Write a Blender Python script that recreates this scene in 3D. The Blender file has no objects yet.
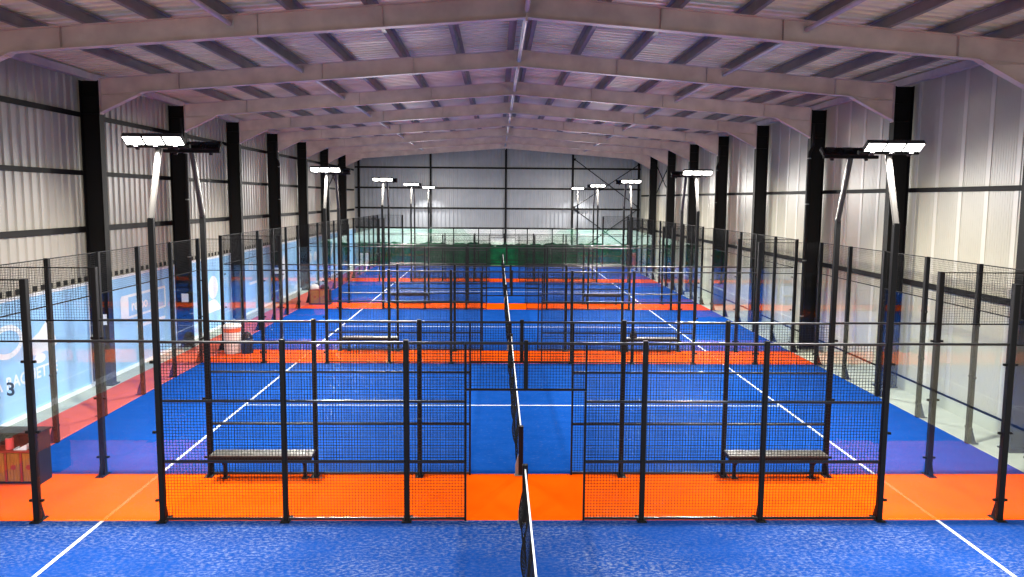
import bpy, math, random
from mathutils import Vector, Matrix
random.seed(7)
sc = bpy.context.scene
COL = sc.collection
PI = math.pi

# ------------------------------------------------------------------ helpers
def lin(r, g, b):
    f = lambda c: (c / 255 / 12.92) if c / 255 <= .04045 else ((c / 255 + .055) / 1.055) ** 2.4
    return (f(r), f(g), f(b), 1)

class MB:
    """collects shapes, links them as ONE mesh object"""
    def __init__(s): s.v, s.f, s.m = [], [], []
    def add(s, vs, fs, mi=0):
        b = len(s.v); s.v += [tuple(v) for v in vs]
        s.f += [tuple(i + b for i in f) for f in fs]; s.m += [mi] * len(fs); return s
    def box(s, x0, x1, y0, y1, z0, z1, mi=0):
        vs = [(x, y, z) for z in (z0, z1) for y in (y0, y1) for x in (x0, x1)]
        return s.add(vs, [(0, 2, 3, 1), (4, 5, 7, 6), (0, 1, 5, 4), (2, 6, 7, 3), (0, 4, 6, 2), (1, 3, 7, 5)], mi)
    def cbox(s, x0, x1, y0, y1, z0, z1, c=.01, axis=2, mi=0):
        """box with its long edges chamfered along one axis"""
        def ring(a0, a1, b0, b1):
            return [(a0 + c, b0), (a1 - c, b0), (a1, b0 + c), (a1, b1 - c), (a1 - c, b1), (a0 + c, b1), (a0, b1 - c), (a0, b0 + c)]
        if axis == 2: P = [[(a, b, z) for a, b in ring(x0, x1, y0, y1)] for z in (z0, z1)]
        elif axis == 0: P = [[(x, a, b) for a, b in ring(y0, y1, z0, z1)] for x in (x0, x1)]
        else: P = [[(b, y, a) for a, b in ring(z0, z1, x0, x1)] for y in (y0, y1)]
        n = 8
        fs = [tuple(reversed(range(n))), tuple(range(n, 2 * n))] + [(i, (i + 1) % n, n + (i + 1) % n, n + i) for i in range(n)]
        return s.add(P[0] + P[1], fs, mi)
    def prism(s, pts, off, mi=0):
        """closed polygon (3D points) pushed along off"""
        n = len(pts); off = Vector(off)
        vs = [Vector(p) for p in pts] + [Vector(p) + off for p in pts]
        fs = [tuple(reversed(range(n))), tuple(range(n, 2 * n))] + [(i, (i + 1) % n, n + (i + 1) % n, n + i) for i in range(n)]
        return s.add(vs, fs, mi)
    def tube(s, a, b, r, n=8, caps=True, mi=0, r2=None):
        a, b = Vector(a), Vector(b); d = (b - a).normalized()
        t = Vector((0, 0, 1)) if abs(d.z) < .9 else Vector((1, 0, 0))
        u = d.cross(t).normalized(); w = d.cross(u); r2 = r if r2 is None else r2
        vs = [a + (u * math.cos(2 * PI * (i + .5) / n) + w * math.sin(2 * PI * (i + .5) / n)) * r for i in range(n)]
        vs += [b + (u * math.cos(2 * PI * (i + .5) / n) + w * math.sin(2 * PI * (i + .5) / n)) * r2 for i in range(n)]
        fs = [(i, (i + 1) % n, n + (i + 1) % n, n + i) for i in range(n)]
        if caps: fs += [tuple(reversed(range(n))), tuple(range(n, 2 * n))]
        return s.add(vs, fs, mi)
    def lathe(s, c, prof, n=24, mi=0, mis=None):
        """prof: list of (r, z)"""
        vs = [(c[0] + r * math.cos(2 * PI * i / n), c[1] + r * math.sin(2 * PI * i / n), c[2] + z) for r, z in prof for i in range(n)]
        for k in range(len(prof) - 1):
            b = len(s.v) if k == 0 else b
            if k == 0: s.v += vs
            fs = [(b + k * n + i, b + k * n + (i + 1) % n, b + (k + 1) * n + (i + 1) % n, b + (k + 1) * n + i) for i in range(n)]
            s.f += fs; s.m += [mis[k] if mis else mi] * n
        s.f += [tuple(b + i for i in reversed(range(n))), tuple(b + (len(prof) - 1) * n + i for i in range(n))]
        s.m += [mi, mis[-1] if mis else mi]
        return s
    def build(s, name, mats, parent=None, loc=None, smooth=False):
        me = bpy.data.meshes.new(name); me.from_pydata(s.v, [], s.f)
        if not isinstance(mats, (list, tuple)): mats = [mats]
        for m in mats: me.materials.append(m)
        me.polygons.foreach_set('material_index', s.m)
        if smooth: me.polygons.foreach_set('use_smooth', [True] * len(s.f))
        me.update()
        o = bpy.data.objects.new(name, me); COL.objects.link(o)
        if parent: o.parent = parent
        if loc: o.location = loc
        return o

def tag(o, label, cat, group=None, kind=None):
    o['label'] = label; o['category'] = cat
    if group: o['group'] = group
    if kind: o['kind'] = kind
    return o
def thing(name, label, cat, loc=(0, 0, 0), rz=0, group=None):
    o = bpy.data.objects.new(name, None); COL.objects.link(o); o.empty_display_size = .2
    o.location = loc; o.rotation_euler = (0, 0, rz); return tag(o, label, cat, group, 'thing')
def struct(o, label=None):
    o['kind'] = 'structure'
    if label: o['label'] = label
    return o
def copy_tree(o, parent=None):
    c = o.copy(); COL.objects.link(c)
    if parent: c.parent = parent
    for ch in list(o.children): copy_tree(ch, c)
    return c
ORD = ['', 'first', 'second', 'third', 'fourth', 'fifth', 'sixth', 'seventh', 'eighth', 'ninth']

# ------------------------------------------------------------------ materials
def mat(name, col, rough=.5, metal=0, spec=.5):
    m = bpy.data.materials.new(name); m.use_nodes = True
    b = m.node_tree.nodes['Principled BSDF']
    b.inputs['Base Color'].default_value = col; b.inputs['Roughness'].default_value = rough
    b.inputs['Metallic'].default_value = metal; b.inputs['Specular IOR Level'].default_value = spec
    return m
def noisy(name, c1, c2, scale=4, rough=.6, metal=0, detail=4, lo=.35, hi=.65, spec=.5, stretch=(1, 1, 1), bump=0, c3=None, s3=None, lo3=.6, hi3=.7, patch=None):
    m = mat(name, c1, rough, metal, spec); t = m.node_tree; N, L = t.nodes, t.links; b = N['Principled BSDF']
    tc = N.new('ShaderNodeNewGeometry'); mp = N.new('ShaderNodeMapping'); mp.inputs['Scale'].default_value = stretch
    L.new(tc.outputs['Position'], mp.inputs['Vector'])
    n = N.new('ShaderNodeTexNoise'); n.inputs['Scale'].default_value = scale; n.inputs['Detail'].default_value = detail
    L.new(mp.outputs[0], n.inputs['Vector'])
    r = N.new('ShaderNodeMapRange'); r.inputs[1].default_value = lo; r.inputs[2].default_value = hi
    L.new(n.outputs['Fac'], r.inputs[0])
    mx = N.new('ShaderNodeMix'); mx.data_type = 'RGBA'; mx.inputs[6].default_value = c1; mx.inputs[7].default_value = c2
    L.new(r.outputs[0], mx.inputs[0]); out = mx.outputs[2]
    if c3:
        n3 = N.new('ShaderNodeTexNoise'); n3.inputs['Scale'].default_value = s3; n3.inputs['Detail'].default_value = 8; n3.inputs['Roughness'].default_value = .7
        L.new(mp.outputs[0], n3.inputs['Vector'])
        r3 = N.new('ShaderNodeMapRange'); r3.inputs[1].default_value = lo3; r3.inputs[2].default_value = hi3
        L.new(n3.outputs['Fac'], r3.inputs[0])
        m3 = N.new('ShaderNodeMix'); m3.data_type = 'RGBA'; m3.inputs[7].default_value = c3
        f3 = r3.outputs[0]
        if patch:
            n4 = N.new('ShaderNodeTexNoise'); n4.inputs['Scale'].default_value = patch; n4.inputs['Detail'].default_value = 3
            L.new(tc.outputs['Position'], n4.inputs['Vector'])
            r4 = N.new('ShaderNodeMapRange'); r4.inputs[1].default_value = .38; r4.inputs[2].default_value = .68; r4.inputs[3].default_value = .2
            L.new(n4.outputs['Fac'], r4.inputs[0])
            mm = N.new('ShaderNodeMath'); mm.operation = 'MULTIPLY'; L.new(f3, mm.inputs[0]); L.new(r4.outputs[0], mm.inputs[1]); f3 = mm.outputs[0]
        L.new(f3, m3.inputs[0]); L.new(out, m3.inputs[6]); out = m3.outputs[2]
    L.new(out, b.inputs['Base Color'])
    if bump:
        bp = N.new('ShaderNodeBump'); bp.inputs['Strength'].default_value = bump; bp.inputs['Distance'].default_value = .02
        L.new(n.outputs['Fac'], bp.inputs['Height']); L.new(bp.outputs[0], b.inputs['Normal'])
    return m
def glass_mat():
    m = bpy.data.materials.new('clear_glass'); m.use_nodes = True; t = m.node_tree; N, L = t.nodes, t.links; N.clear()
    out = N.new('ShaderNodeOutputMaterial'); mix = N.new('ShaderNodeMixShader')
    tr = N.new('ShaderNodeBsdfTransparent'); tr.inputs[0].default_value = (.962, .978, .985, 1)
    gl = N.new('ShaderNodeBsdfGlossy'); gl.inputs['Roughness'].default_value = 0.0; gl.inputs[0].default_value = (1, 1, 1, 1)
    lw = N.new('ShaderNodeLayerWeight'); lw.inputs[0].default_value = .5
    p = N.new('ShaderNodeMath'); p.operation = 'POWER'; p.inputs[1].default_value = 5
    a = N.new('ShaderNodeMath'); a.operation = 'MULTIPLY_ADD'; a.inputs[1].default_value = .968; a.inputs[2].default_value = .032
    L.new(lw.outputs['Facing'], p.inputs[0]); L.new(p.outputs[0], a.inputs[0]); L.new(a.outputs[0], mix.inputs[0])
    L.new(tr.outputs[0], mix.inputs[1]); L.new(gl.outputs[0], mix.inputs[2]); L.new(mix.outputs[0], out.inputs[0])
    return m
def sheer_mat():
    m = bpy.data.materials.new('sheer_green_net'); m.use_nodes = True; t = m.node_tree; N, L = t.nodes, t.links; N.clear()
    out = N.new('ShaderNodeOutputMaterial'); mix = N.new('ShaderNodeMixShader'); mix.inputs[0].default_value = .17
    tr = N.new('ShaderNodeBsdfTransparent'); d = N.new('ShaderNodeBsdfDiffuse'); d.inputs[0].default_value = lin(120, 255, 195)
    L.new(tr.outputs[0], mix.inputs[1]); L.new(d.outputs[0], mix.inputs[2]); L.new(mix.outputs[0], out.inputs[0])
    return m
def emit(name, col, s):
    m = bpy.data.materials.new(name); m.use_nodes = True; t = m.node_tree; t.nodes.clear()
    e = t.nodes.new('ShaderNodeEmission'); e.inputs[0].default_value = col; e.inputs[1].default_value = s
    o = t.nodes.new('ShaderNodeOutputMaterial'); t.links.new(e.outputs[0], o.inputs[0]); return m

BLACK = mat('black_powder_coat', (.0055, .0055, .006, 1), .55, spec=.12)
RAILB = mat('black_gloss_rail', (.008, .008, .009, 1), .34, spec=.35)
WIRE = mat('black_wire', (.005, .005, .006, 1), .55, spec=.12)
COLBLK = mat('black_structural_paint', (.004, .0035, .0035, 1), .6, spec=.12)
RAILP = mat('dark_rail_paint', (.006, .005, .005, 1), .65, spec=.15)
GLASS = glass_mat()
TURF = noisy('blue_turf', (.0035, .042, .215, 1), (.006, .051, .245, 1), 1.6, .9, spec=0, lo=.3, hi=.7, c3=(.10, .15, .27, 1), s3=9, lo3=.56, hi3=.9, stretch=(1, 2.2, 1))
TURFS = noisy('sandy_blue_turf', (.004, .033, .172, 1), (.008, .042, .20, 1), 1.2, .9, spec=0, lo=.3, hi=.7, c3=(.26, .29, .35, 1), s3=13, lo3=.47, hi3=.80, stretch=(1, 1.7, 1), patch=.55)
ORANGE = noisy('orange_turf', (.62, .068, .0015, 1), (.57, .060, .0012, 1), 1.5, .9, spec=0)
REDT = noisy('red_turf', (.60, .105, .06, 1), (.54, .09, .05, 1), 1.5, .9, spec=.1)
LINE = noisy('white_turf_line', lin(205, 208, 215), lin(188, 194, 208), 9, .9, spec=.1)
CONC = noisy('pale_concrete', lin(180, 181, 162), lin(166, 167, 150), 1.2, .7, bump=.05)
CLAD = noisy('cream_cladding', lin(166, 160, 146), lin(158, 152, 138), .9, .45)
CLADR = noisy('plain_pale_cladding', lin(182, 177, 157), lin(175, 170, 150), .8, .4)
CLADS = noisy('lighter_joint_strip', lin(200, 195, 178), lin(195, 190, 173), .8, .4)
CLADE = noisy('grey_white_cladding', lin(124, 127, 132), lin(114, 118, 124), .8, .4)
BLOCKW = noisy('white_painted_blockwork', lin(250, 252, 248), lin(245, 247, 243), 3, .7)
ROOFM = noisy('galvanised_roof_sheet', lin(234, 222, 192), lin(216, 205, 178), 1.1, .5, metal=.2)
RAFT = noisy('pinkish_cream_steel_paint', lin(202, 182, 174), lin(180, 160, 154), 1.8, .5)
PURL = noisy('galvanised_purlin', lin(132, 124, 120), lin(118, 110, 108), 2, .45, metal=.3)
TIE = noisy('pale_tie_steel', lin(190, 180, 180), lin(174, 165, 166), 3, .4, metal=.2)
BANN = noisy('light_blue_banner', lin(160, 211, 247), lin(148, 202, 245), .7, .5)
WHITE = mat('white_print', lin(240, 245, 248), .5)
PAPER = mat('white_paper', lin(236, 238, 240), .7)
INK = mat('dark_slate_ink', lin(40, 62, 84), .6)
GREY = mat('grey_steel', lin(120, 122, 120), .45, .4)
GALV = mat('pale_galvanised_arm', lin(62, 60, 58), .35, .3)
LENS = emit('lit_floodlight_lens', (1, .965, .90, 1), 12); LENS.cycles.emission_sampling = 'NONE'
NETG = noisy('dark_green_net', lin(0, 92, 50), lin(0, 62, 38), 1.3, .9, spec=.1, stretch=(1, 1, 2))
SHEER = sheer_mat()
SEAT = noisy('grey_bench_slats', lin(48, 46, 39), lin(40, 38, 33), 5, .45)
WOODM = noisy('warm_wood_panel', lin(140, 96, 32), lin(118, 78, 24), 6, .5, stretch=(6, 1, .6))
REDP = mat('red_painted_frame', lin(128, 36, 26), .5)
REDS = mat('red_sheet', lin(226, 84, 84), .6)
OFFW = noisy('off_white_plastic', lin(222, 206, 196), lin(210, 194, 186), 4, .5)
ORBAND = mat('orange_band', lin(226, 92, 44), .5)
DKPL = mat('black_plastic', (.008, .008, .011, 1), .55, spec=.2)
NETB = mat('black_net_cord', (.004, .004, .0045, 1), .8, spec=.05)

LAMP_W, LAMP_SPREAD = 1080, 136
# ------------------------------------------------------------------ layout
XL, XR, YN, YE = -11.97, 11.17, -4.0, 60.8        # inner faces of the hall walls
RX, RZ, SL = 0.09, 9.395, .077                   # ridge position, top of rafters, roof slope
ztop = lambda x: RZ - SL * abs(x - RX)
FY = {n: 12.0 + (n // 2) * 2.0 + ((n - 1) // 2) * 10.0 + (.08 if n % 2 == 0 else 0) for n in range(1, 10)}   # fence lines
PY = [15.57 + 5.58 * k for k in range(8)]        # portal frames
court_word = lambda k: ORD[5 - k]                # courts counted from the green net

# ------------------------------------------------------------------ setting
def profile_wall(axis, pos, a0, a1, z0, ztopf, depth, period, crest, m, name, face=1):
    """trapezoid-profiled sheeting; crests stand towards the room by depth (sign in face)"""
    mb = MB(); xs = []; a = a0; sl = period * .12
    while a < a1:
        xs += [(a, 0), (a + period - crest - 2 * sl, 0), (a + period - crest - sl, 1), (a + period - sl, 1)]; a += period
    xs = [(min(q, a1), h) for q, h in xs] + [(a1, 0)]
    vs = []; bk = -.06 * face
    for q, h in xs:
        d = pos + face * depth * h; zt = ztopf(q)
        vs += [(d, q, z0), (d, q, zt)] if axis == 'x' else [(q, d, z0), (q, d, zt)]
    fs = [(2 * i, 2 * i + 1, 2 * i + 3, 2 * i + 2) for i in range(len(xs) - 1)]
    mb.add(vs, fs)
    zt0, zt1 = ztopf(a0), ztopf(a1)
    b = pos + bk
    if axis == 'x': mb.box(min(b, b - .02 * face), max(b, b - .02 * face), a0, a1, z0, min(zt0, zt1))
    return struct(mb.build(name, m))
floor = struct(MB().box(XL - .1, XR + .1, YN - .1, YE + .1, -.16, -.012).build('floor', CONC), 'pale grey concrete hall floor slab')
profile_wall('x', XL, YN, YE, -.012, lambda q: ztop(XL) + .2, .035, .333, .10, CLAD, 'wall_left', 1)['label'] = 'cream ribbed metal cladding wall behind the blue banners'
# plain wall opposite the banners: flat sheets with raised lighter joint strips and fine ribbing
mb = MB(); mb.box(XR, XR + .1, YN, YE, -.012, ztop(XR) + .2)
y = YN + .02
while y < YE:
    mb.box(XR - .012, XR - .0005, y, min(y + .15, YE), .36, ztop(XR) + .19, 1)
    q = y + .2
    while q < min(y + 1.0, YE):
        mb.box(XR - .004, XR - .0005, q, q + .03, .36, ztop(XR) + .19); q += .085
    y += 1.03
wr = struct(mb.build('wall_right', [CLADR, CLADS]), 'plain pale cladding wall with lighter vertical strips')
profile_wall('y', YE, XL, XR, 2.9, lambda q: ztop(q) + .2, .035, .333, .12, CLADE, 'wall_end', -1)['label'] = 'grey ribbed gable cladding above the green net'
struct(MB().box(XL, XR, YE - .04, YE + .1, -.012, 2.9).build('wall_end_base', BLOCKW), 'white lower gable wall behind the green net')
struct(MB().box(XL + .0, XL + .18, YN, YE, -.012, .09).build('baseboard_left', WHITE), 'white kerb strip under the blue banners')
struct(MB().box(XR - .05, XR - .001, YN, YE, -.012, .32).box(XR - .055, XR - .001, YN, YE, .325, .365, 1).build('baseboard_right', [CONC, RAILP]), 'low concrete kerb with dark top line')

# roof sheets: ribs run down the slope
mb = MB(); P = []; a = YN; per = .30; cr = .10; s_ = .035
while a < YE:
    P += [(a, 0), (a + per - cr - 2 * s_, 0), (a + per - cr - s_, 1), (a + per - s_, 1)]; a += per
P = [(min(q, YE), h) for q, h in P] + [(YE, 0)]
for xa, xb in ((XL - .1, RX), (RX, XR + .1)):
    vs = []
    for q, h in P:
        vs += [(xa, q, ztop(xa) + .235 + .06 * h), (xb, q, ztop(xb) + .235 + .06 * h)]
    mb.add(vs, [(2 * i, 2 * i + 1, 2 * i + 3, 2 * i + 2) for i in range(len(P) - 1)])
    mb.add([(xa, YN, ztop(xa) + .34), (xb, YN, ztop(xb) + .34), (xb, YE, ztop(xb) + .34), (xa, YE, ztop(xa) + .34)], [(0, 1, 2, 3)])
struct(mb.build('ceiling', ROOFM), 'underside of the galvanised ribbed roof sheets')

# wall rails
def rails():
    k = 1
    for z, h in ((4.40, .16), (5.95, .13), (7.53, .13)):
        mb = MB().box(XL + .038, XL + .085, YN, YE - .4, z - h / 2, z + h / 2).box(XL + .085, XL + .092, YN, YE - .4, z + h / 2 - .02, z + h / 2)
        struct(mb.build('trim_%d' % k, RAILP), 'dark steel rail along the cream wall'); k += 1
    struct(MB().box(XL + .002, XL + .022, YN, YE - .4, 2.95, 3.08).build('trim_%d' % k, RAILP), 'dark rail just above the blue banners'); k += 1
    for z, h in ((3.08, .15), (5.65, .12)):
        mb = MB().box(XR - .065, XR - .015, YN, YE - .3, z - h / 2, z + h / 2).box(XR - .075, XR - .065, YN, YE - .3, z + h / 2 - .02, z + h / 2)
        struct(mb.build('trim_%d' % k, RAILP), 'dark steel rail along the plain pale wall'); k += 1
    for z in (2.96, 4.55, 6.16, 7.78):
        struct(MB().box(XL + .1, XR - .1, YE - .10, YE - .042, z - .07, z + .07).build('trim_%d' % k, RAILP), 'dark steel rail across the gable wall'); k += 1
rails()

# ------------------------------------------------------------------ turf, strips, lines (top of the turf is z = 0)
def turf(k):
    y0 = 2.0 + 12 * k
    t = MB().box(-10, 10, y0 + .12, y0 + 10, -.0115, -.001).build('court_turf', TURFS if k == 0 else TURF)
    tag(t, 'blue turf surface of the %s padel court counted from the green net' % court_word(k), 'court surface', 'blue court surfaces', 'thing')
    for x in (-6.95, 6.95):
        MB().box(x - .03, x + .03, y0 + .125, y0 + 9.99, -.0008, .0015).build('service_line', LINE, t)
    MB().box(-6.92, 6.92, y0 + 4.975, y0 + 5.025, -.0008, .0015).build('centre_line', LINE, t)
for k in range(5): turf(k)
for s in range(1, 5):
    y0 = 12 * s
    tag(MB().box(-10, 10, y0 + .0, y0 + 2.12, -.0115, -.001).build('walkway_strip', ORANGE),
        'orange turf walkway strip, %s between the blue courts counted from the green net' % ORD[5 - s], 'walkway', 'orange walkway strips', 'thing')
tag(MB().box(-11.215, -10.002, YN + .1, YE - .6, -.0115, -.001).build('side_walkway', REDT),
    'long red turf walkway beside the blue wall banners', 'walkway', None, 'thing')

# ------------------------------------------------------------------ shared fence pieces
def post_mb(x, y, z0, z1, w=.09, d=.09): return MB().cbox(x - w / 2, x + w / 2, y - d / 2, y + d / 2, z0, z1, .008)
def foot(parent, x, y, dx, dy, w=.09):
    """base plate and triangular gusset on the (dx,dy) side"""
    mb = MB()
    px0, px1 = x - .11 + .07 * min(dx, 0), x + .11 + .07 * max(dx, 0)
    py0, py1 = y - .11 + .07 * min(dy, 0), y + .11 + .07 * max(dy, 0)
    if dx: py0, py1 = y - .08, y + .08
    else: px0, px1 = x - .08, x + .08
    if abs(x) > 9.9: px0, px1 = (x - .18, x + .05) if dx < 0 else (x - .05, x + .18)
    mb.box(px0, px1, py0, py1, 0, .012)
    h = w / 2
    if dx: mb.prism([(x + dx * h, y - .012, .012), (x + dx * (h + .12), y - .012, .012), (x + dx * (h + .12), y - .012, .04), (x + dx * h, y - .012, .42)], (0, .024, 0))
    else: mb.prism([(x - .012, y + dy * h, .012), (x - .012, y + dy * (h + .12), .012), (x - .012, y + dy * (h + .12), .04), (x - .012, y + dy * h, .42)], (.024, 0, 0))
    for bx, by in ((px0 + .025, py0 + .025), (px1 - .025, py0 + .025), (px0 + .025, py1 - .025), (px1 - .025, py1 - .025)):
        mb.tube((bx, by, .012), (bx, by, .026), .011, 6)
    return mb.build('base_plate', BLACK, parent)
def mesh_wires(mb, horiz, a0, a1, z0, z1, fixed, sp=.05, r=.0039):
    """welded wire grid in plane x=fixed ('y' runs along y) or y=fixed"""
    P = (lambda a, z, o=0: (a, fixed + o, z)) if horiz == 'x' else (lambda a, z, o=0: (fixed + o, a, z))
    n = max(1, round((a1 - a0) / sp))
    for i in range(n + 1):
        a = a0 + (a1 - a0) * i / n; mb.tube(P(a, z0), P(a, z1), r, 4, False)
    n = max(1, round((z1 - z0) / sp))
    for i in range(n + 1):
        z = z0 + (z1 - z0) * i / n; mb.tube(P(a0, z, .004), P(a1, z, .004), r, 4, False)

# ------------------------------------------------------------------ mesh fence (local: along x, walkway on +y)
P6, P4, P2 = 5.955, 3.945, 1.95
def make_fence():
    root = thing('mesh_fence', '', 'fence')
    for x in (-P4, -P2, P2, P4):
        p = post_mb(x, 0, 0, 3.04, .078, .078).build('post', BLACK, root); foot(p, x, 0, 0, 1)
    post_mb(0, 0, 2.24, 3.04, .07, .07).build('upper_post', BLACK, root)
    for a, b in ((-P6, -P4), (-P4, -P2), (-P2, -1), (1, P2), (P2, P4), (P4, P6)):
        la = a + (.055 if a == -P6 else .045 if a != 1 else .0); lb = b - (.055 if b == P6 else .045 if b != -1 else .0)
        mb = MB(); mesh_wires(mb, 'x', la, lb, .04, 2.97, -.01)
        pn = mb.build('mesh_panel', WIRE, root)
        for z in (.035, 1.01, 2.02, 2.99): MB().cbox(la, lb, -.02, .02, z - .02, z + .02, .006, 0).build('rail', RAILB, pn)
        if a == 1: MB().cbox(la - .035, la, -.02, .02, .0, 2.2, .006).build('door_jamb', BLACK, pn)
        if b == -1: MB().cbox(lb, lb + .035, -.02, .02, .0, 2.2, .006).build('door_jamb', BLACK, pn)
    mb = MB(); mesh_wires(mb, 'x', -.99, .99, 2.24, 2.97, -.01); pn = mb.build('mesh_panel', WIRE, root)
    MB().cbox(-.999, .999, -.02, .02, 2.205, 2.24, .006, 0).build('door_header', BLACK, pn)
    MB().cbox(-.999, .999, -.02, .02, 2.97, 3.01, .006, 0).build('rail', RAILB, pn)
    for sx in (-1, 1): MB().cbox(sx * .984 - .015, sx * .984 + .015, -.02, .02, 2.24, 2.97, .006).build('stile', BLACK, pn)
    return root
def clip(mb, x, y, z, along):
    if along == 'x': return mb.cbox(x - .026, x + .026, y - .024, y + .024, z - .02, z + .02, .006, 0)
    return mb.cbox(x - .024, x + .024, y - .026, y + .026, z - .02, z + .02, .006, 1)

# ------------------------------------------------------------------ side glass wall (local: from x = s*10 to s*6, walkway on +y)
def make_side(s):
    root = thing('side_glass_wall', '', 'glass wall')
    X = lambda a, b: (min(s * a, s * b), max(s * a, s * b))
    p = post_mb(s * 8, 0, 0, 4.0, .1, .1).build('post', BLACK, root); foot(p, s * 8, 0, 0, 1, .1)
    for a, b in ((9.94, 8.06), (7.94, 6.015)):
        x0, x1 = X(a, b)
        g = MB().box(x0, x1, -.006, .006, .02, 2.975).build('glass_pane', GLASS, root)
        for xx in (x0 + .028, x1 - .028):
            for z in (.35, 1.5, 2.66): clip(MB(), xx, 0, z, 'x').build('glass_clamp', BLACK, g)
    x0, x1 = X(7.945, 6.01)
    MB().cbox(x0, x1, -.02, .02, 2.98, 3.02, .006, 0).build('top_rail', RAILB, root)
    x0, x1 = X(9.94, 8.06)
    mb = MB(); mesh_wires(mb, 'x', x0, x1, 3.0, 3.98, 0, .05, .0026)
    pn = mb.build('mesh_panel', WIRE, root)
    MB().box(x0, x1, -.012, .012, 2.98, 3.004).box(x0, x1, -.01, .01, 3.975, 3.995).box(x0, x0 + .012, -.01, .01, 3.004, 3.975).box(x1 - .012, x1, -.01, .01, 3.004, 3.975).build('panel_frame', BLACK, pn)
    return root
# ------------------------------------------------------------------ back wall (local: x = 0, along y 0..10, outside on s*x)
def make_back(s):
    root = thing('back_glass_wall', '', 'glass wall')
    for i in range(6):
        y = i * 2.0
        p = post_mb(0, y, 0, 4.0, .1, .1).build('post', BLACK, root)
        mb = MB().box(min(s * .05, s * .2), max(s * .05, s * .2), y - .08, y + .08, 0, .012)
        mb.prism([(s * .05, y - .012, .012), (s * .17, y - .012, .012), (s * .17, y - .012, .04), (s * .05, y - .012, .42)], (0, .024, 0))
        mb.build('base_plate', BLACK, p)
    for i in range(5):
        y0, y1 = i * 2 + .06, i * 2 + 1.94
        g = MB().box(-.006, .006, y0, y1, .02, 2.975).build('glass_pane', GLASS, root)
        for yy in (y0 + .028, y1 - .028):
            for z in (.35, 1.5, 2.66): clip(MB(), 0, yy, z, 'y').build('glass_clamp', BLACK, g)
        mb = MB(); mesh_wires(mb, 'y', y0, y1, 3.0, 3.98, 0, .05, .0026)
        pn = mb.build('mesh_panel', WIRE, root)
        MB().box(-.012, .012, y0, y1, 2.98, 3.004).box(-.01, .01, y0, y1, 3.975, 3.995).box(-.01, .01, y0, y0 + .012, 3.004, 3.975).box(-.01, .01, y1 - .012, y1, 3.004, 3.975).build('panel_frame', BLACK, pn)
    return root
# ------------------------------------------------------------------ floodlight pole (local: court on -y, walkway on +y)
def make_pole():
    root = thing('floodlight_pole', '', 'floodlight')
    p = post_mb(0, 0, 0, 4.98, .09, .09).build('post', BLACK, root); foot(p, 0, 0, 0, 1, .09)
    top = Vector((0, .38, 6.11))
    MB().tube((0, 0, 4.95), top, .048, 10).build('arm', GALV, root)
    MB().cbox(-.5, .5, top.y - .035, top.y + .035, 6.10, 6.16, .01, 0).build('crossbar', BLACK, root)
    th = math.radians(36); R = Matrix.Rotation(-th, 4, 'X'); c0 = Vector((0, top.y - .17, 6.225))
    for x in (-.315, 0, .315):
        T = Matrix.Translation(c0 + Vector((x, 0, 0))) @ R
        h = MB().cbox(-.155, .155, -.11, .11, -.03, .03, .015)
        h.cbox(-.09, .09, -.05, .05, .035, .075, .015)
        for q in range(7): h.box(-.14 + q * .0467 - .004, -.14 + q * .0467 + .004, -.095, .095, .03, .05)
        h.box(-.03, .03, .1, .19, -.06, -.035)
        h.v = [tuple(T @ Vector(v)) for v in h.v]
        hd = h.build('lamp_head', DKPL, root)
        l = MB().add([(-.14, -.095, -.034), (-.14, .095, -.034), (.14, .095, -.034), (.14, -.095, -.034)], [(0, 1, 2, 3)])
        l.v = [tuple(T @ Vector(v)) for v in l.v]
        l.build('lamp_lens', LENS, hd)
    la = bpy.data.lights.new('floodlight_beam', 'AREA'); la.shape = 'RECTANGLE'; la.size = .95; la.size_y = .19
    la.energy = LAMP_W; la.color = (1, .965, .90); la.spread = math.radians(LAMP_SPREAD)
    lo = bpy.data.objects.new('floodlight_beam', la); COL.objects.link(lo); lo.parent = root
    lo.matrix_local = Matrix.Translation(c0) @ R @ Matrix.Translation((0, 0, -.04))
    return root
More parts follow.
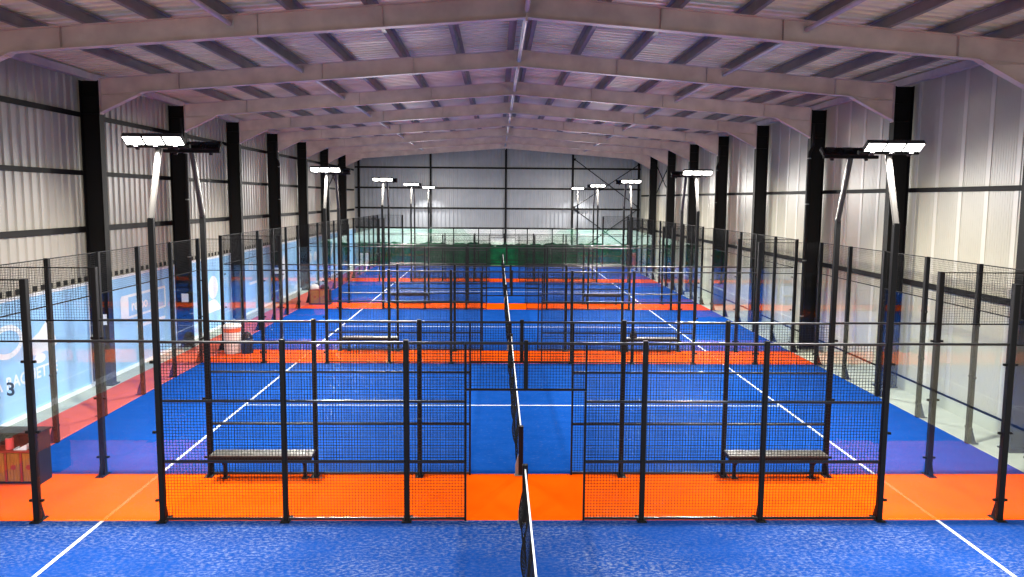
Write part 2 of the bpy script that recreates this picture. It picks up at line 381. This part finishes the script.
# ------------------------------------------------------------------ net (local: along y 0..10)
def make_net():
    root = thing('padel_net', '', 'net')
    for y in (.06, 9.94):
        p = MB().cbox(-.045, .045, y - .045, y + .045, 0, .98, .008).build('net_post', BLACK, root)
        MB().box(-.12, .05, y - .06, y + .06, 0, .014).prism([(-.045, y - .03, .014), (-.105, y - .03, .014), (-.105, y - .03, .2), (-.045, y - .03, .42)], (0, .06, 0)).build('post_foot', GREY, p)
    def bulge(y, z):
        e = max(0, min(1, (y - .1) / .4, (9.9 - y) / .4))
        u = max(0, (.88 - z) / .88)
        return -e * (.02 + .11 * abs(math.sin(y * 2.1 + .6)) ** .7 + .03 * math.sin(y * 7.3)) * math.sin(PI * min(1, u * .9)) ** .8 * (.6 + .4 * u)
    htop = lambda y: .92 - .04 * (1 - abs(y - 5) / 5)
    mb = MB(); ny, nz, r = 220, 20, .0036
    G = [[Vector((bulge(.1 + 9.8 * i / ny, .03 + (htop(.1 + 9.8 * i / ny) - .05) * j / nz), .1 + 9.8 * i / ny, .03 + (htop(.1 + 9.8 * i / ny) - .05) * j / nz)) for j in range(nz + 1)] for i in range(ny + 1)]
    for i in range(ny + 1):
        for j in range(0, nz, 2): mb.tube(G[i][j], G[i][min(j + 2, nz)], r, 3, False)
    for j in range(nz + 1):
        for i in range(0, ny, 2): mb.tube(G[i][j], G[i + 2][j], r, 3, False)
    mb.build('net_mesh', NETB, root)
    mb = MB(); n = 10
    for i in range(n):
        a, b = .1 + 9.8 * i / n, .1 + 9.8 * (i + 1) / n
        za, zb = htop(a), htop(b)
        mb.add([(-.008, a, za - .05), (.008, a, za - .05), (.011, a, za), (-.011, a, za), (-.008, b, zb - .05), (.008, b, zb - .05), (.011, b, zb), (-.011, b, zb)],
               [(0, 1, 2, 3), (7, 6, 5, 4), (0, 4, 5, 1), (1, 5, 6, 2), (2, 6, 7, 3), (3, 7, 4, 0)])
    mb.build('top_tape', WHITE, root)
    return root
# ------------------------------------------------------------------ bench (local: along x -1..1, fence on +y)
def make_bench():
    root = thing('court_bench', '', 'bench')
    mb = MB()
    for q in range(4): mb.cbox(-.945, .945, -.17 + q * .088, -.17 + q * .088 + .08, .495, .53, .008, 0)
    mb.build('seat', SEAT, root)
    MB().cbox(-.945, .945, -.17, -.13, .425, .493, .006, 0).cbox(-.94, .94, .10, .14, .425, .493, .006, 0).cbox(-.94, -.90, -.13, .10, .44, .49, .006).cbox(.90, .94, -.13, .10, .44, .49, .006).build('seat_frame', BLACK, root)
    for x in (-.755, .755):
        MB().prism([(x - .025, -.12, .424), (x - .025, .13, .424), (x - .025, .13, .012), (x - .025, .05, .012), (x - .025, .05, .25)], (.05, 0, 0)).box(x - .06, x + .06, .02, .17, 0, .012).build('leg', BLACK, root)
    return root

SIDE = {-1: 'banner', 1: 'plain-wall'}
fence0, sideL, sideR, backL, backR, pole0, net0, bench0 = make_fence(), make_side(-1), make_side(1), make_back(-1), make_back(1), make_pole(), make_net(), make_bench()
used = set()
def place(proto, loc, rz, label, group):
    o = proto if proto.name not in used else copy_tree(proto)
    used.add(proto.name)
    o.location = loc; o.rotation_euler = (0, 0, rz); o['label'] = label; o['group'] = group
    return o
first_side = None
for n in range(1, 10):
    odd = n % 2 == 1; rz = 0 if odd else PI; st = ORD[5 - (n + 1) // 2] if n < 9 else ''
    fl = ('facing the benches across the %s orange strip from the green net' if odd else 'behind the benches of the %s orange strip from the green net') % st if n < 9 else 'closest to the green net'
    gl = ('facing the benches across the %s orange strip from green net' if odd else 'beside the bench fence of the %s orange strip from green net') % st if n < 9 else 'closest to the green net'
    place(fence0, (0, FY[n], 0), rz, 'black mesh fence ' + fl, 'black mesh fences between courts')
    for sx in (-1, 1):
        proto = sideL if (sx < 0) == odd else sideR
        o = place(proto, (0, FY[n], 0), rz, '%s-side glass panels %s' % (SIDE[sx], gl), 'glass side walls beside the fences')
        if n == 1 and sx < 0: first_side = o
        q = ORD[5 - n // 2]
        pl = 'floodlight pole with glowing lamps, %s side, %s glowing one from the green net' if odd else 'floodlight pole with lamps dark from behind, %s side, %s such from the green net'
        place(pole0, (sx * P6, FY[n], 0), rz, pl % (SIDE[sx], q), 'floodlight poles at the fence ends')
for sx in (-1, 1):                      # two more poles of the court below the viewpoint
    place(pole0, (sx * P6, 2.0, 0), PI, 'floodlight pole at the other edge of the fifth court, %s side' % SIDE[sx], 'floodlight poles at the fence ends')
for k in range(5):
    if k > 0:
        for sx, pr in ((-1, backL), (1, backR)):
            place(pr, (sx * 10, 2 + 12 * k, 0), 0, 'tall glass back wall on the %s side of the %s court from the green net' % (SIDE[sx], court_word(k)), 'glass back walls of the courts')
    place(net0, (0, 2 + 12 * k, 0), 0, 'black padel net with white top tape across the %s court from the green net' % court_word(k), 'padel nets')
for s in range(1, 5):
    for sx in (-1, 1):
        place(bench0, (sx * 4.87, 12 * s + 1.83, 0), 0, 'long grey bench on the %s orange strip from the green net, %s side' % (ORD[5 - s], SIDE[sx]), 'benches along the orange strips')

# ------------------------------------------------------------------ steel frame of the hall
def make_column(s):
    """H section; local origin at the wall-side base; inner face at -s*.53"""
    mb = MB(); H = ztop(XL if s > 0 else XR) - .02; W = .52
    a = lambda x0, x1: (min(s * x0, s * x1), max(s * x0, s * x1))
    mb.box(*a(0, .02), -.13, .13, .0, H); mb.box(*a(W - .02, W), -.13, .13, 0, H); mb.box(*a(.02, W - .02), -.008, .008, 0, H)
    return mb
colL = colR = None
YLAB = lambda k: ORD[8 - k]
def hcol(name, s, x, y, label):
    root = thing(name, label, 'column', (x, y, 0), 0, 'black steel columns along the side walls')
    make_column(s).build('shaft', COLBLK, root)
    a = lambda x0, x1: (min(s * x0, s * x1), max(s * x0, s * x1))
    MB().box(*a(-.0, .58), -.2, .2, -.012, .018).build('base_plate', COLBLK, root)
    for z in (7.55, 8.05): MB().box(*a(.022, .498), -.12, .12, z, z + .015).build('stiffener', COLBLK, root)
    return root
cl0 = cr0 = None
for k, y in enumerate(PY):
    lab = 'black steel column on the %s, ' + YLAB(k) + ' of its row from the green net'
    if k == 0:
        cl0 = hcol('steel_column', 1, XL + .1, y, lab % 'banner wall'); cr0 = hcol('steel_column', -1, XR - .08, y, lab % 'plain pale wall')
    else:
        for pr, nm in ((cl0, 'banner wall'), (cr0, 'plain pale wall')):
            c = copy_tree(pr); c.location.y = y; c['label'] = lab % nm
xcl, xcr = XL + .1 + .52, XR - .08 - .52       # inner faces of the columns

def make_rafter():
    root = thing('roof_rafter', '', 'rafter', (0, 0, 0), 0, 'pinkish roof rafters')
    D = .45
    for s, xe, xh in ((-1, xcl + .012, -10.2), (1, xcr - .012, 9.35)):
        xa = RX + s * .022
        mb = MB()
        def slab(x0, x1, o0, o1, hw):     # strip parallel to the slope, o = offset below the top
            mb.prism([(x0, -hw, ztop(x0) - o0), (x1, -hw, ztop(x1) - o0), (x1, -hw, ztop(x1) - o1), (x0, -hw, ztop(x0) - o1)], (0, 2 * hw, 0))
        slab(xa, xe, 0, .016, .1); slab(xa, xh, D - .016, D, .1); slab(xa, xe, .016, D - .016, .006)
        mb.build('rafter_beam', RAFT, root)
        zb = 7.60; zh = ztop(xh) - D; h = MB()
        h.prism([(xe, -.006, ztop(xe) - D + .01), (xh, -.006, zh + .01), (xh, -.006, zh), (xe, -.006, zb)], (0, .012, 0))
        h.prism([(xh, -.1, zh), (xh, -.1, zh - .016), (xe, -.1, zb - .016), (xe, -.1, zb)], (0, .2, 0))
        h.box(min(xe, xe + s * .01), max(xe, xe + s * .01), -.1, .1, zb - .06, ztop(xe))
        h.box(min(xe, xe - s * 1.1), max(xe, xe - s * 1.1), -.05, .05, ztop(xe) - D - .005, ztop(xe) - D + .008)
        h.build('haunch', RAFT, root)
    MB().box(RX - .02, RX + .02, -.1, .1, ztop(RX) - D - .07, ztop(RX) - .02).build('apex_plate', RAFT, root)
    for x in (-9.2, -5.3, -2.8, 2.8, 5.3, 8.9):
        MB().box(x - .006, x + .006, -.098, -.007, ztop(x) - D + .018, ztop(x) - .018).build('web_stiffener', RAFT, root)
    return root
r0 = make_rafter()
for k, y in enumerate(PY):
    r = r0 if k == 0 else copy_tree(r0)
    r.location.y = y; r['label'] = 'pinkish steel roof rafter spanning the hall, %s counted from the green net' % YLAB(k)

# purlins: Z sections running the length of the hall on top of the rafters
def zed(x, s, d=.2, w=.07):
    z = ztop(x) + .004; mb = MB()
    mb.box(x - .004, x + .004, YN + .05, YE - .1, z, z + d)
    mb.box(min(x, x + s * w), max(x, x + s * w), YN + .05, YE - .1, z - .0, z + .006)
    mb.box(min(x, x - s * w), max(x, x - s * w), YN + .05, YE - .1, z + d - .006, z + d)
    mb.box(min(x + s * w, x + s * (w - .006)), max(x + s * w, x + s * (w - .006)), YN + .05, YE - .1, z, z + .025)
    return mb
for s, offs, nm in ((-1, (.22, 1.62, 3.16, 4.70, 6.1, 7.45, 8.75, 10.0), 'banner'), (1, (.22, 1.6, 3.04, 4.5, 5.95, 7.3, 8.62, 9.75), 'plain-wall')):
    for i, q in enumerate(offs):
        o = zed(RX + s * q, s, .2, .1).build('roof_purlin', PURL)
        tag(o, 'grey steel roof purlin on the %s slope, %s down from the ridge' % (nm, ORD[i + 1]), 'purlin', 'grey roof purlins', 'thing')
for s, x, nm in ((-1, XL + .22, 'banner wall'), (1, XR - .2, 'plain pale wall')):
    z = ztop(x) + .015
    mb = MB().box(x - .09, x + .09, YN + .05, YE - .12, z, z + .01).box(x - .09, x - .08, YN + .05, YE - .12, z, z + .19).box(x + .08, x + .09, YN + .05, YE - .12, z, z + .19)
    mb.box(x - s * .09 - .012, x - s * .09 + .012, YN + .05, YE - .12, z - .005, z + .03)
    tag(mb.build('eaves_beam', TIE), 'pale steel eaves beam running along the top of the %s' % nm, 'eaves beam', None, 'thing')
# tie tubes, one per bay and line
for x, dz, nm in ((-5.85, .17, 'banner slope'), (RX, .30, 'ridge'), (5.78, .17, 'plain-wall slope')):
    for k in range(8):
        y1 = PY[k]; y0 = PY[k - 1] if k else PY[0] - 5.58
        z = ztop(x) - dz; root = thing('tie_tube', 'pale tie tube along the %s, %s bay from the green net' % (nm, ORD[8 - k] if k else 'eighth'), 'tie tube', (x, y0, z), 0, 'pale tie tubes between rafters')
        e = .115 if x == RX else .02
        MB().tube((0, e, 0), (0, y1 - y0 - e, 0), .05, 10).build('tube', TIE, root, smooth=False)
        for yy in (e - .012, y1 - y0 - e): MB().box(-.07, .07, yy, yy + .012, -.07, .07).build('end_plate', TIE, root)

# gable columns and bracing
for i, x in enumerate((-11.55, -5.81, .21, 5.58, 10.9)):
    mb = MB(); zt = ztop(x) - .02; y0, y1 = YE - .30, YE - .115
    mb.box(x - .08, x + .08, y0, y0 + .012, 0, zt).box(x - .08, x + .08, y1 - .012, y1, 0, zt).box(x - .005, x + .005, y0 + .012, y1 - .012, 0, zt).box(x - .12, x + .12, y0 - .04, y1, -.012, 0)
    nm = ('in the corner with the banner wall', 'between the banner-side corner and the middle', 'in the middle under the ridge', 'beside the crossed bracing', 'in the corner with the plain pale wall')[i]
    tag(mb.build('gable_column', COLBLK), 'slim black gable wall column %s' % nm, 'column', 'black gable columns', 'thing')
def brace(a, b, label, off):
    mb = MB().tube((a[0], a[1] + off, a[2]), (b[0], b[1] + off, b[2]), .035, 8)
    for q in (a, b): mb.box(q[0] - .07, q[0] + .07, q[1] + off - .01, q[1] + off + .01, q[2] - .09, q[2] + .09)
    tag(mb.build('cross_brace', COLBLK), label, 'brace', 'crossed braces', 'thing')
yb = YE - .345
brace((5.72, yb, 8.5), (10.8, yb, 4.8), 'black diagonal brace on the gable, upper cross, falling away from middle', 0)
brace((5.72, yb, 4.7), (10.8, yb, 8.1), 'black diagonal brace on the gable, upper cross, rising away from middle', -.075)
brace((5.72, yb, 4.55), (10.8, yb, .9), 'black diagonal brace on the gable, lower cross, falling away from middle', 0)
brace((5.72, yb, .9), (10.8, yb, 4.55), 'black diagonal brace on the gable, lower cross, rising away from middle', -.075)
def sbrace(x, a, b, label):
    mb = MB().tube((x, a[0], a[1]), (x, b[0], b[1]), .035, 8)
    for q in (a, b): mb.box(x - .01, x + .01, q[0] - .08, q[0] + .08, q[1] - .08, q[1] + .08)
    tag(mb.build('cross_brace', COLBLK), label, 'brace', 'crossed braces', 'thing')
for x, nm in ((XR - .22, 'plain pale wall'), (XL + .24, 'banner wall')):
    s = 1 if x > 0 else -1
    sbrace(x, (PY[6] + .26, 8.1), (PY[7] - .26, 5.6), 'black diagonal brace on the %s, falling towards the green net' % nm)
    sbrace(x - s * .09, (PY[6] + .26, 5.6), (PY[7] - .26, 8.1), 'black diagonal brace on the %s, rising towards the green net' % nm)
# rainwater pipes beside columns
for s, x, ks, nm in ((-1, xcl + .09, (2, 4), 'banner wall'), (1, xcr - .09, (2, 4), 'plain pale wall')):
    for k in ks:
        y = PY[k] - .285; root = thing('rain_pipe', 'dark downpipe strapped beside the %s column of the %s from green net' % (YLAB(k), nm), 'pipe', (x, y, 0), 0, 'dark downpipes')
        MB().tube((0, 0, 0), (0, 0, 7.0), .05, 12).tube((0, 0, 7.0), (-s * -.12 * 1, 0, 7.25), .05, 12).tube((s * .12, 0, 7.25), (s * .12, 0, 8.0), .05, 12).build('pipe', RAILP, root)
        mb = MB()
        for z in (1.2, 3.2, 5.2, 6.8): mb.tube((0, 0, z), (0, 0, z + .04), .062, 12)
        mb.build('pipe_bracket', GREY, root)

# ------------------------------------------------------------------ lettering
def text_mb(txt, size, place_fn, depth=.004, spacing=1.0):
    cu = bpy.data.curves.new('lettering', 'FONT'); cu.body = txt; cu.size = size; cu.extrude = depth / 2; cu.space_character = spacing; cu.offset = size * .022
    ob = bpy.data.objects.new('lettering', cu); COL.objects.link(ob)
    bpy.context.view_layer.update()
    me = bpy.data.meshes.new_from_object(ob.evaluated_get(bpy.context.evaluated_depsgraph_get()))
    mb = MB(); mb.add([place_fn(v.co) for v in me.vertices], [tuple(p.vertices) for p in me.polygons])
    bpy.data.objects.remove(ob); bpy.data.curves.remove(cu); bpy.data.meshes.remove(me)
    return mb
# the number on the glass of the walkway nearest the viewpoint
o = text_mb('3', .30, lambda c: (-8.38 + c.x, -.0085 - c.z, 2.11 + c.y), .003).build('court_number', INK, first_side)
o['label'] = 'dark slate number 3 on the glass'

# ------------------------------------------------------------------ banners between the columns of the left wall
XB = XL + .155
def ywall(c, y0, z0): return (XB + .0035 + c.z, y0 + c.x, z0 + c.y)
def poly(mb, pts): mb.prism([(XB + .001, y, z) for y, z in pts], (.004, 0, 0))
def ring(mb, cy, cz, ry, rz, w, n=40, a0=0, a1=2 * PI):
    for i in range(n):
        t0, t1 = a0 + (a1 - a0) * i / n, a0 + (a1 - a0) * (i + 1) / n
        mb.prism([(XB + .001, cy + (ry - (w if q else 0)) * math.cos(t), cz + (rz - (w if q else 0)) * math.sin(t)) for t, q in ((t0, 0), (t1, 0), (t1, 1), (t0, 1))], (.004, 0, 0))
def ell(cy, cz, ry, rz, n=32): return [(cy + ry * math.cos(2 * PI * i / n), cz + rz * math.sin(2 * PI * i / n)) for i in range(n)]
bl = ['light blue wall banner with the words LA RAQUETTE, a ring and a white peak',
      'light blue wall banner with a white outlined logo box and the letters respo',
      'light blue wall banner with a large white oval shape',
      'light blue wall banner with the white letters US near its top',
      'light blue wall banner with a tall white mark, fourth from the green net',
      'light blue wall banner with two white marks, third from the green net',
      'light blue wall banner with a slanted white stripe, second from the green net',
      'plain light blue wall banner at the green net end of its wall']
edges = [(9.9, PY[0])] + [(PY[i], PY[i + 1]) for i in range(7)] + [(PY[7], YE)]
edges = edges[1:]
for i, (ya, yb_) in enumerate(edges):
    ya, yb_ = ya + .3, yb_ - .3
    root = thing('wall_banner', bl[i], 'banner', (0, 0, 0), 0, 'blue banners along the wall')
    MB().box(XB - .02, XB, ya, yb_, .092, 2.86).build('panel', BANN, root)
    MB().box(XB - .02, XB + .004, ya, yb_, 2.865, 2.94).box(XB - .02, XB + .002, ya - .06, ya - .002, .1, 2.94).box(XB - .02, XB + .002, yb_ + .002, yb_ + .06, .1, 2.94).build('border', WHITE, root)
    mb = MB()
    if i == 0:
        text_mb('LA RAQUETTE', .40, lambda c: ywall(c, 16.62, .83), spacing=1.03).build('lettering', WHITE, root)
        ring(mb, 17.35, 1.93, .58, .40, .13)
        poly(mb, [(18.0, 1.5), (18.3, 1.85), (18.55, 1.95), (18.9, 2.2), (19.1, 2.0), (19.3, 1.55), (19.0, 1.35), (18.8, 1.45), (18.4, 1.4)])
        poly(mb, ell(18.55, 1.3, .22, .12))
    elif i == 1:
        text_mb('respo', .46, lambda c: ywall(c, 23.28, 1.78), spacing=1.02).build('lettering', WHITE, root)
        poly(mb, [(22.62, 1.62), (22.66, 1.56), (23.1, 1.56), (23.1, 2.30), (22.7, 2.30), (22.62, 2.22)])
        poly(mb, [(23.11, 2.22), (25.6, 2.22), (25.6, 2.30), (23.11, 2.30)]); poly(mb, [(23.11, 1.56), (25.6, 1.56), (25.6, 1.63), (23.11, 1.63)])
        poly(mb, [(25.61, 1.56), (25.68, 1.6), (25.68, 2.26), (25.61, 2.30)])
        poly(mb, [(23.6, 1.18), (25.6, 1.18), (25.6, 1.28), (23.6, 1.28)])
    elif i == 2:
        poly(mb, ell(30.0, 1.72, .5, .46)); poly(mb, [(29.5, 1.2), (29.9, 1.24), (30.2, 1.22), (30.9, .75), (29.4, .75)])
    elif i == 3:
        text_mb('US', .5, lambda c: ywall(c, 34.35, 1.98), spacing=1.2).build('lettering', WHITE, root)
        poly(mb, [(34.4, 1.3), (36.2, 1.3), (36.2, 1.42), (34.4, 1.42)])
    elif i == 4:
        poly(mb, [(39.6, 1.0), (40.2, 1.0), (40.3, 2.0), (40.0, 2.3), (39.7, 2.0)])
    elif i == 5:
        poly(mb, ell(45.6, 1.7, .4, .3)); poly(mb, ell(46.9, 1.7, .4, .3))
    elif i == 6:
        poly(mb, [(50.6, .8), (51.0, .8), (52.4, 2.4), (52.0, 2.4)])
    if mb.v: mb.build('emblem', WHITE, root)
# notices on columns
for k, z, lab in ((1, 1.72, 'small white paper notice on the column beside the respo banner'), (2, 1.6, 'small white paper notice on the column beside the oval banner'), (4, 1.5, 'small white paper notice on the column beside the US banner')):
    o = MB().box(xcl - .3, xcl - .06, PY[k] - .138, PY[k] - .132, z, z + .3).build('paper_notice', PAPER)
    tag(o, lab, 'notice', 'paper notices on columns', 'thing')

# ------------------------------------------------------------------ green net at the gable
root = thing('safety_net', 'green hanging net across the gable end, dark and bunched below, sheer above', 'net', (0, 60.27, 0))
mb = MB(); n, m_ = 260, 10; x0, x1 = XL + .45, XR - .35
def top_h(x): return 1.72 + .06 * math.sin(x * 1.9) + .05 * math.sin(x * 5.1 + 1) + .03 * math.sin(x * 11.3) - (.10 if -1 < x < 1.5 else 0)
vs = []
for i in range(n + 1):
    x = x0 + (x1 - x0) * i / n
    for j in range(m_ + 1):
        q = j / m_
        vs.append((x, .03 * math.sin(x * 6.0 + math.sin(q * 3)) * (1 - .4 * q) + .012 * math.sin(x * 15 + q * 2) + .022 * math.sin(q * 9 + x), .01 + (top_h(x) - .01) * q))
W = m_ + 1
mb.add(vs, [(i * W + j, (i + 1) * W + j, (i + 1) * W + j + 1, i * W + j + 1) for i in range(n) for j in range(m_)])
mb.build('bunched_net', NETG, root, smooth=True)
mb = MB()
for i in range(n):
    x = x0 + (x1 - x0) * i / n; xx = x0 + (x1 - x0) * (i + 1) / n
    mb.tube((x, .01 * math.sin(x * 6), top_h(x)), (xx, .01 * math.sin(xx * 6), top_h(xx)), .045 + .012 * math.sin(x * 3.3), 7, False)
mb.build('rolled_edge', NETG, root, smooth=True)
mb = MB(); vs = []
hs = lambda x: 2.92 if (x < -3.2 or x > 4.6) else 1.85 + 1.07 * (abs((x - .7) / 3.9) ** 4)
for i in range(n + 1):
    x = x0 + (x1 - x0) * i / n
    for j in range(5):
        vs.append((x, .02 + .02 * math.sin(x * 4 + j), 1.66 + (min(hs(x), 2.92) - 1.66) * j / 4))
mb.add(vs, [(i * 5 + j, (i + 1) * 5 + j, (i + 1) * 5 + j + 1, i * 5 + j + 1) for i in range(n) for j in range(4)])
mb.build('sheer_net', SHEER, root, smooth=True)

# ------------------------------------------------------------------ loose things
def kiosk(x0, x1, y0, y1, h, shelf, label):
    root = thing('serving_counter', label, 'counter', (0, 0, 0), 0, 'wooden counters on the orange strips')
    w = x1 - x0
    MB().box(x0 + .04, x1 - .045, y0 + .03, y1, .04, h - .03).box(x0 + .04, x1 - .045, y0 + .05, y1 - .02, .0, .04).build('body', DKPL, root)
    hh = (.95 if shelf else h)
    for xx in (x0, x1 - .04): MB().cbox(xx, xx + .04, y0, y1, 0, hh, .006).build('side_panel', DKPL, root)
    MB().cbox(x0 + .042, x1 - .042, y0, y1, h - .028, h, .006, 0).build('worktop', REDP, root)
    fr = MB(); n = 3 if shelf else 2
    for i in range(n + 1):
        cx = x0 + .06 + (w - .12) * i / n
        fr.box(cx - .018, cx + .018, y0 + .006, y0 + .028, .05, h - .032)
    fr.build('front_frame', REDP, root)
    for i in range(n):
        a, b = x0 + .06 + (w - .12) * i / n + .03, x0 + .06 + (w - .12) * (i + 1) / n - .03
        d = MB(); q = a
        while q < b - .01:
            d.cbox(q, min(q + .055, b), y0 + .008, y0 + .028, .06, h - .04, .004); q += .058
        dr = d.build('door', WOODM, root)
        e = MB(); c = ((a + b) / 2, (h) * .52)
        e.prism([(c[0] + .05 * math.cos(2 * PI * t / 16), y0 + .0075, c[1] + .05 * math.sin(2 * PI * t / 16)) for t in range(16)], (0, -.003, 0))
        e.build('emblem', REDP, dr)
    if shelf:
        MB().cbox(x0 - .02, x1 + .03, y0 - .02, y1 + .01, 0.952, .988, .006, 0).build('top_shelf', DKPL, root)
        MB().box(x0 + .05, x1 - .05, y1 - .03, y1 - .015, h + .002, .94).build('back_panel', DKPL, root)
    return root
kiosk(-9.86, -8.9, 13.57, 13.95, .63, True, 'wooden counter with red frame and black top shelf, fourth orange strip from net')
kiosk(-9.85, -8.8, 37.3, 37.7, .76, False, 'low wooden counter with bags on top, second orange strip from the green net')
def bottle(x, y, z, m, lab, h=.2, r=.035):
    root = thing('drink_can', lab, 'can', (x, y, z), 0)
    MB().lathe((0, 0, 0), [(r * .8, 0), (r, .012), (r, h - .03), (r * .82, h)], 16).build('can_body', m, root, smooth=False)
    MB().lathe((0, 0, h + .001), [(r * .8, 0), (r * .8, .006), (r * .5, .008)], 16).build('can_lid', GREY, root)
bottle(-9.5, 13.7, .631, REDS, 'red can standing on the wooden counter, away from its black end panel', .22, .07)
bottle(-9.08, 13.72, .631, REDS, 'red can standing on the wooden counter beside its black end panel', .16, .05)
root = thing('paper_tray', 'white slanted tray lying on the wooden counter between two red cans', 'tray', (-9.26, 13.72, .631))
MB().prism([(-.12, -.08, 0), (.1, -.08, 0), (.1, -.08, .09), (.08, -.08, .1)], (0, .15, 0)).build('tray_body', WHITE, root)
MB().box(-.13, -.122, -.09, .08, 0, .03).build('tray_lip', WHITE, root)
# bags on the far counter
def bag(x, y, z, w, d, h, m, lab):
    root = thing('sports_bag', lab, 'bag', (x, y, z))
    mb = MB(); n = 14; rows = [(0, .9), (.15, 1), (.6, .95), (.9, .7), (1, .4)]
    for q, (zz, sc_) in enumerate(rows):
        mb.v += [(w / 2 * sc_ * math.copysign(abs(math.cos(2 * PI * t / n)) ** .6, math.cos(2 * PI * t / n)), d / 2 * sc_ * math.copysign(abs(math.sin(2 * PI * t / n)) ** .6, math.sin(2 * PI * t / n)), h * zz) for t in range(n)]
    for q in range(len(rows) - 1):
        mb.f += [(q * n + t, q * n + (t + 1) % n, (q + 1) * n + (t + 1) % n, (q + 1) * n + t) for t in range(n)]
    mb.f += [tuple(reversed(range(n))), tuple((len(rows) - 1) * n + t for t in range(n))]; mb.m = [0] * len(mb.f)
    mb.build('bag_body', m, root, smooth=True)
    hd = MB(); pts = [(-w * .22, 0, h * .95)] + [(w * .22 * math.cos(PI - PI * t / 8), 0, h * 1.0 + h * .35 * math.sin(PI * t / 8)) for t in range(9)] + [(w * .22, 0, h * .95)]
    for a, b in zip(pts, pts[1:]): hd.tube(a, b, .012, 6)
    hd.build('handle', DKPL, root)
bag(-9.6, 37.5, .761, .42, .28, .24, OFFW, 'pale sports bag on the low wooden counter')
bag(-9.1, 37.5, .761, .45, .28, .2, DKPL, 'black sports bag on the low wooden counter')
bag(4.3, 25.75, .531, .26, .2, .24, DKPL, 'small black bag left on a bench of the third orange strip from net')
# bins
root = thing('waste_bin', 'pale round waste bin with an orange band, on the third orange strip from net', 'bin', (-9.52, 25.5, 0))
MB().lathe((0, 0, 0), [(.24, 0), (.26, .02), (.285, .70), (.285, .74), (.285, .88), (.29, .9)], 28, mis=[0, 0, 0, 1, 0, 0]).build('bin_body', [OFFW, ORBAND], root, smooth=False)
MB().lathe((0, 0, .902), [(.3, 0), (.3, .05), (.26, .09), (.12, .11)], 28).build('bin_lid', OFFW, root)
root = thing('pedal_bin', 'black bin with a domed grey-rimmed lid beside the pale waste bin', 'bin', (-9.02, 25.5, 0))
MB().lathe((0, 0, 0), [(.19, 0), (.2, .03), (.17, .35), (.18, .42)], 24).build('bin_body', DKPL, root)
MB().lathe((0, 0, .421), [(.2, 0), (.21, .03), (.2, .05)], 24).build('rim', GREY, root)
MB().lathe((0, 0, .472), [(.19, 0), (.17, .12), (.12, .22), (.06, .26)], 24).build('lid', DKPL, root, smooth=False)
# upright panels by the green net
def board(x, y, w, h, m, lab, name='upright_board'):
    root = thing(name, lab, 'board', (x, y, 0))
    MB().cbox(-w / 2, w / 2, -.03, .03, .16, h, .012).build('board_panel', m, root)
    for s in (-1, 1): MB().box(s * w * .35 - .02, s * w * .35 + .02, -.12, .12, 0, .03).box(s * w * .35 - .02, s * w * .35 + .02, -.02, .02, .03, .158).build('foot', GREY, root)
board(-10.98, 58, .32, 1.1, WHITE, 'white upright board by the green net, closer to the banner wall', 'upright_board')
board(-10.52, 58.1, .28, 1.1, WHITE, 'white upright board by the green net, closer to the court glass')
board(10.3, 58.6, .34, 1.2, REDS, 'pinkish red upright board by the green net and the plain wall')

# ------------------------------------------------------------------ world, camera, view
w = bpy.data.worlds.new('hall_air'); sc.world = w; w.use_nodes = True
w.node_tree.nodes['Background'].inputs[1].default_value = .6
w.node_tree.nodes['Background'].inputs[0].default_value = (1, .93, .86, 1)
ya, pi_, ro = .0205, .1026, .0076
fw = Vector((math.sin(ya) * math.cos(pi_), math.cos(ya) * math.cos(pi_), -math.sin(pi_)))
r_ = Vector((math.cos(ya), -math.sin(ya), 0)); u_ = r_.cross(fw)
rr = r_ * math.cos(ro) + u_ * math.sin(ro); uu = -r_ * math.sin(ro) + u_ * math.cos(ro)
cd = bpy.data.cameras.new('camera'); cam = bpy.data.objects.new('camera', cd); COL.objects.link(cam)
cd.sensor_fit = 'HORIZONTAL'; cd.sensor_width = 36; cd.lens = 749.95 * 36 / 1024; cd.clip_end = 200; cd.shift_y = -12.2 / 1024
M = Matrix((rr, uu, -fw)).transposed().to_4x4(); M.translation = Vector((-.485, 0, 5.3196)); cam.matrix_world = M
sc.camera = cam
sc.view_settings.view_transform = 'Standard'; sc.view_settings.look = 'None'; sc.view_settings.gamma = 1
sc.view_settings.use_curve_mapping = False; sc.view_settings.exposure = 0.0
sc.cycles.transparent_max_bounces = 64; sc.cycles.max_bounces = 14; sc.cycles.diffuse_bounces = 6; sc.cycles.glossy_bounces = 6
sc.cycles.caustics_reflective = False; sc.cycles.caustics_refractive = False
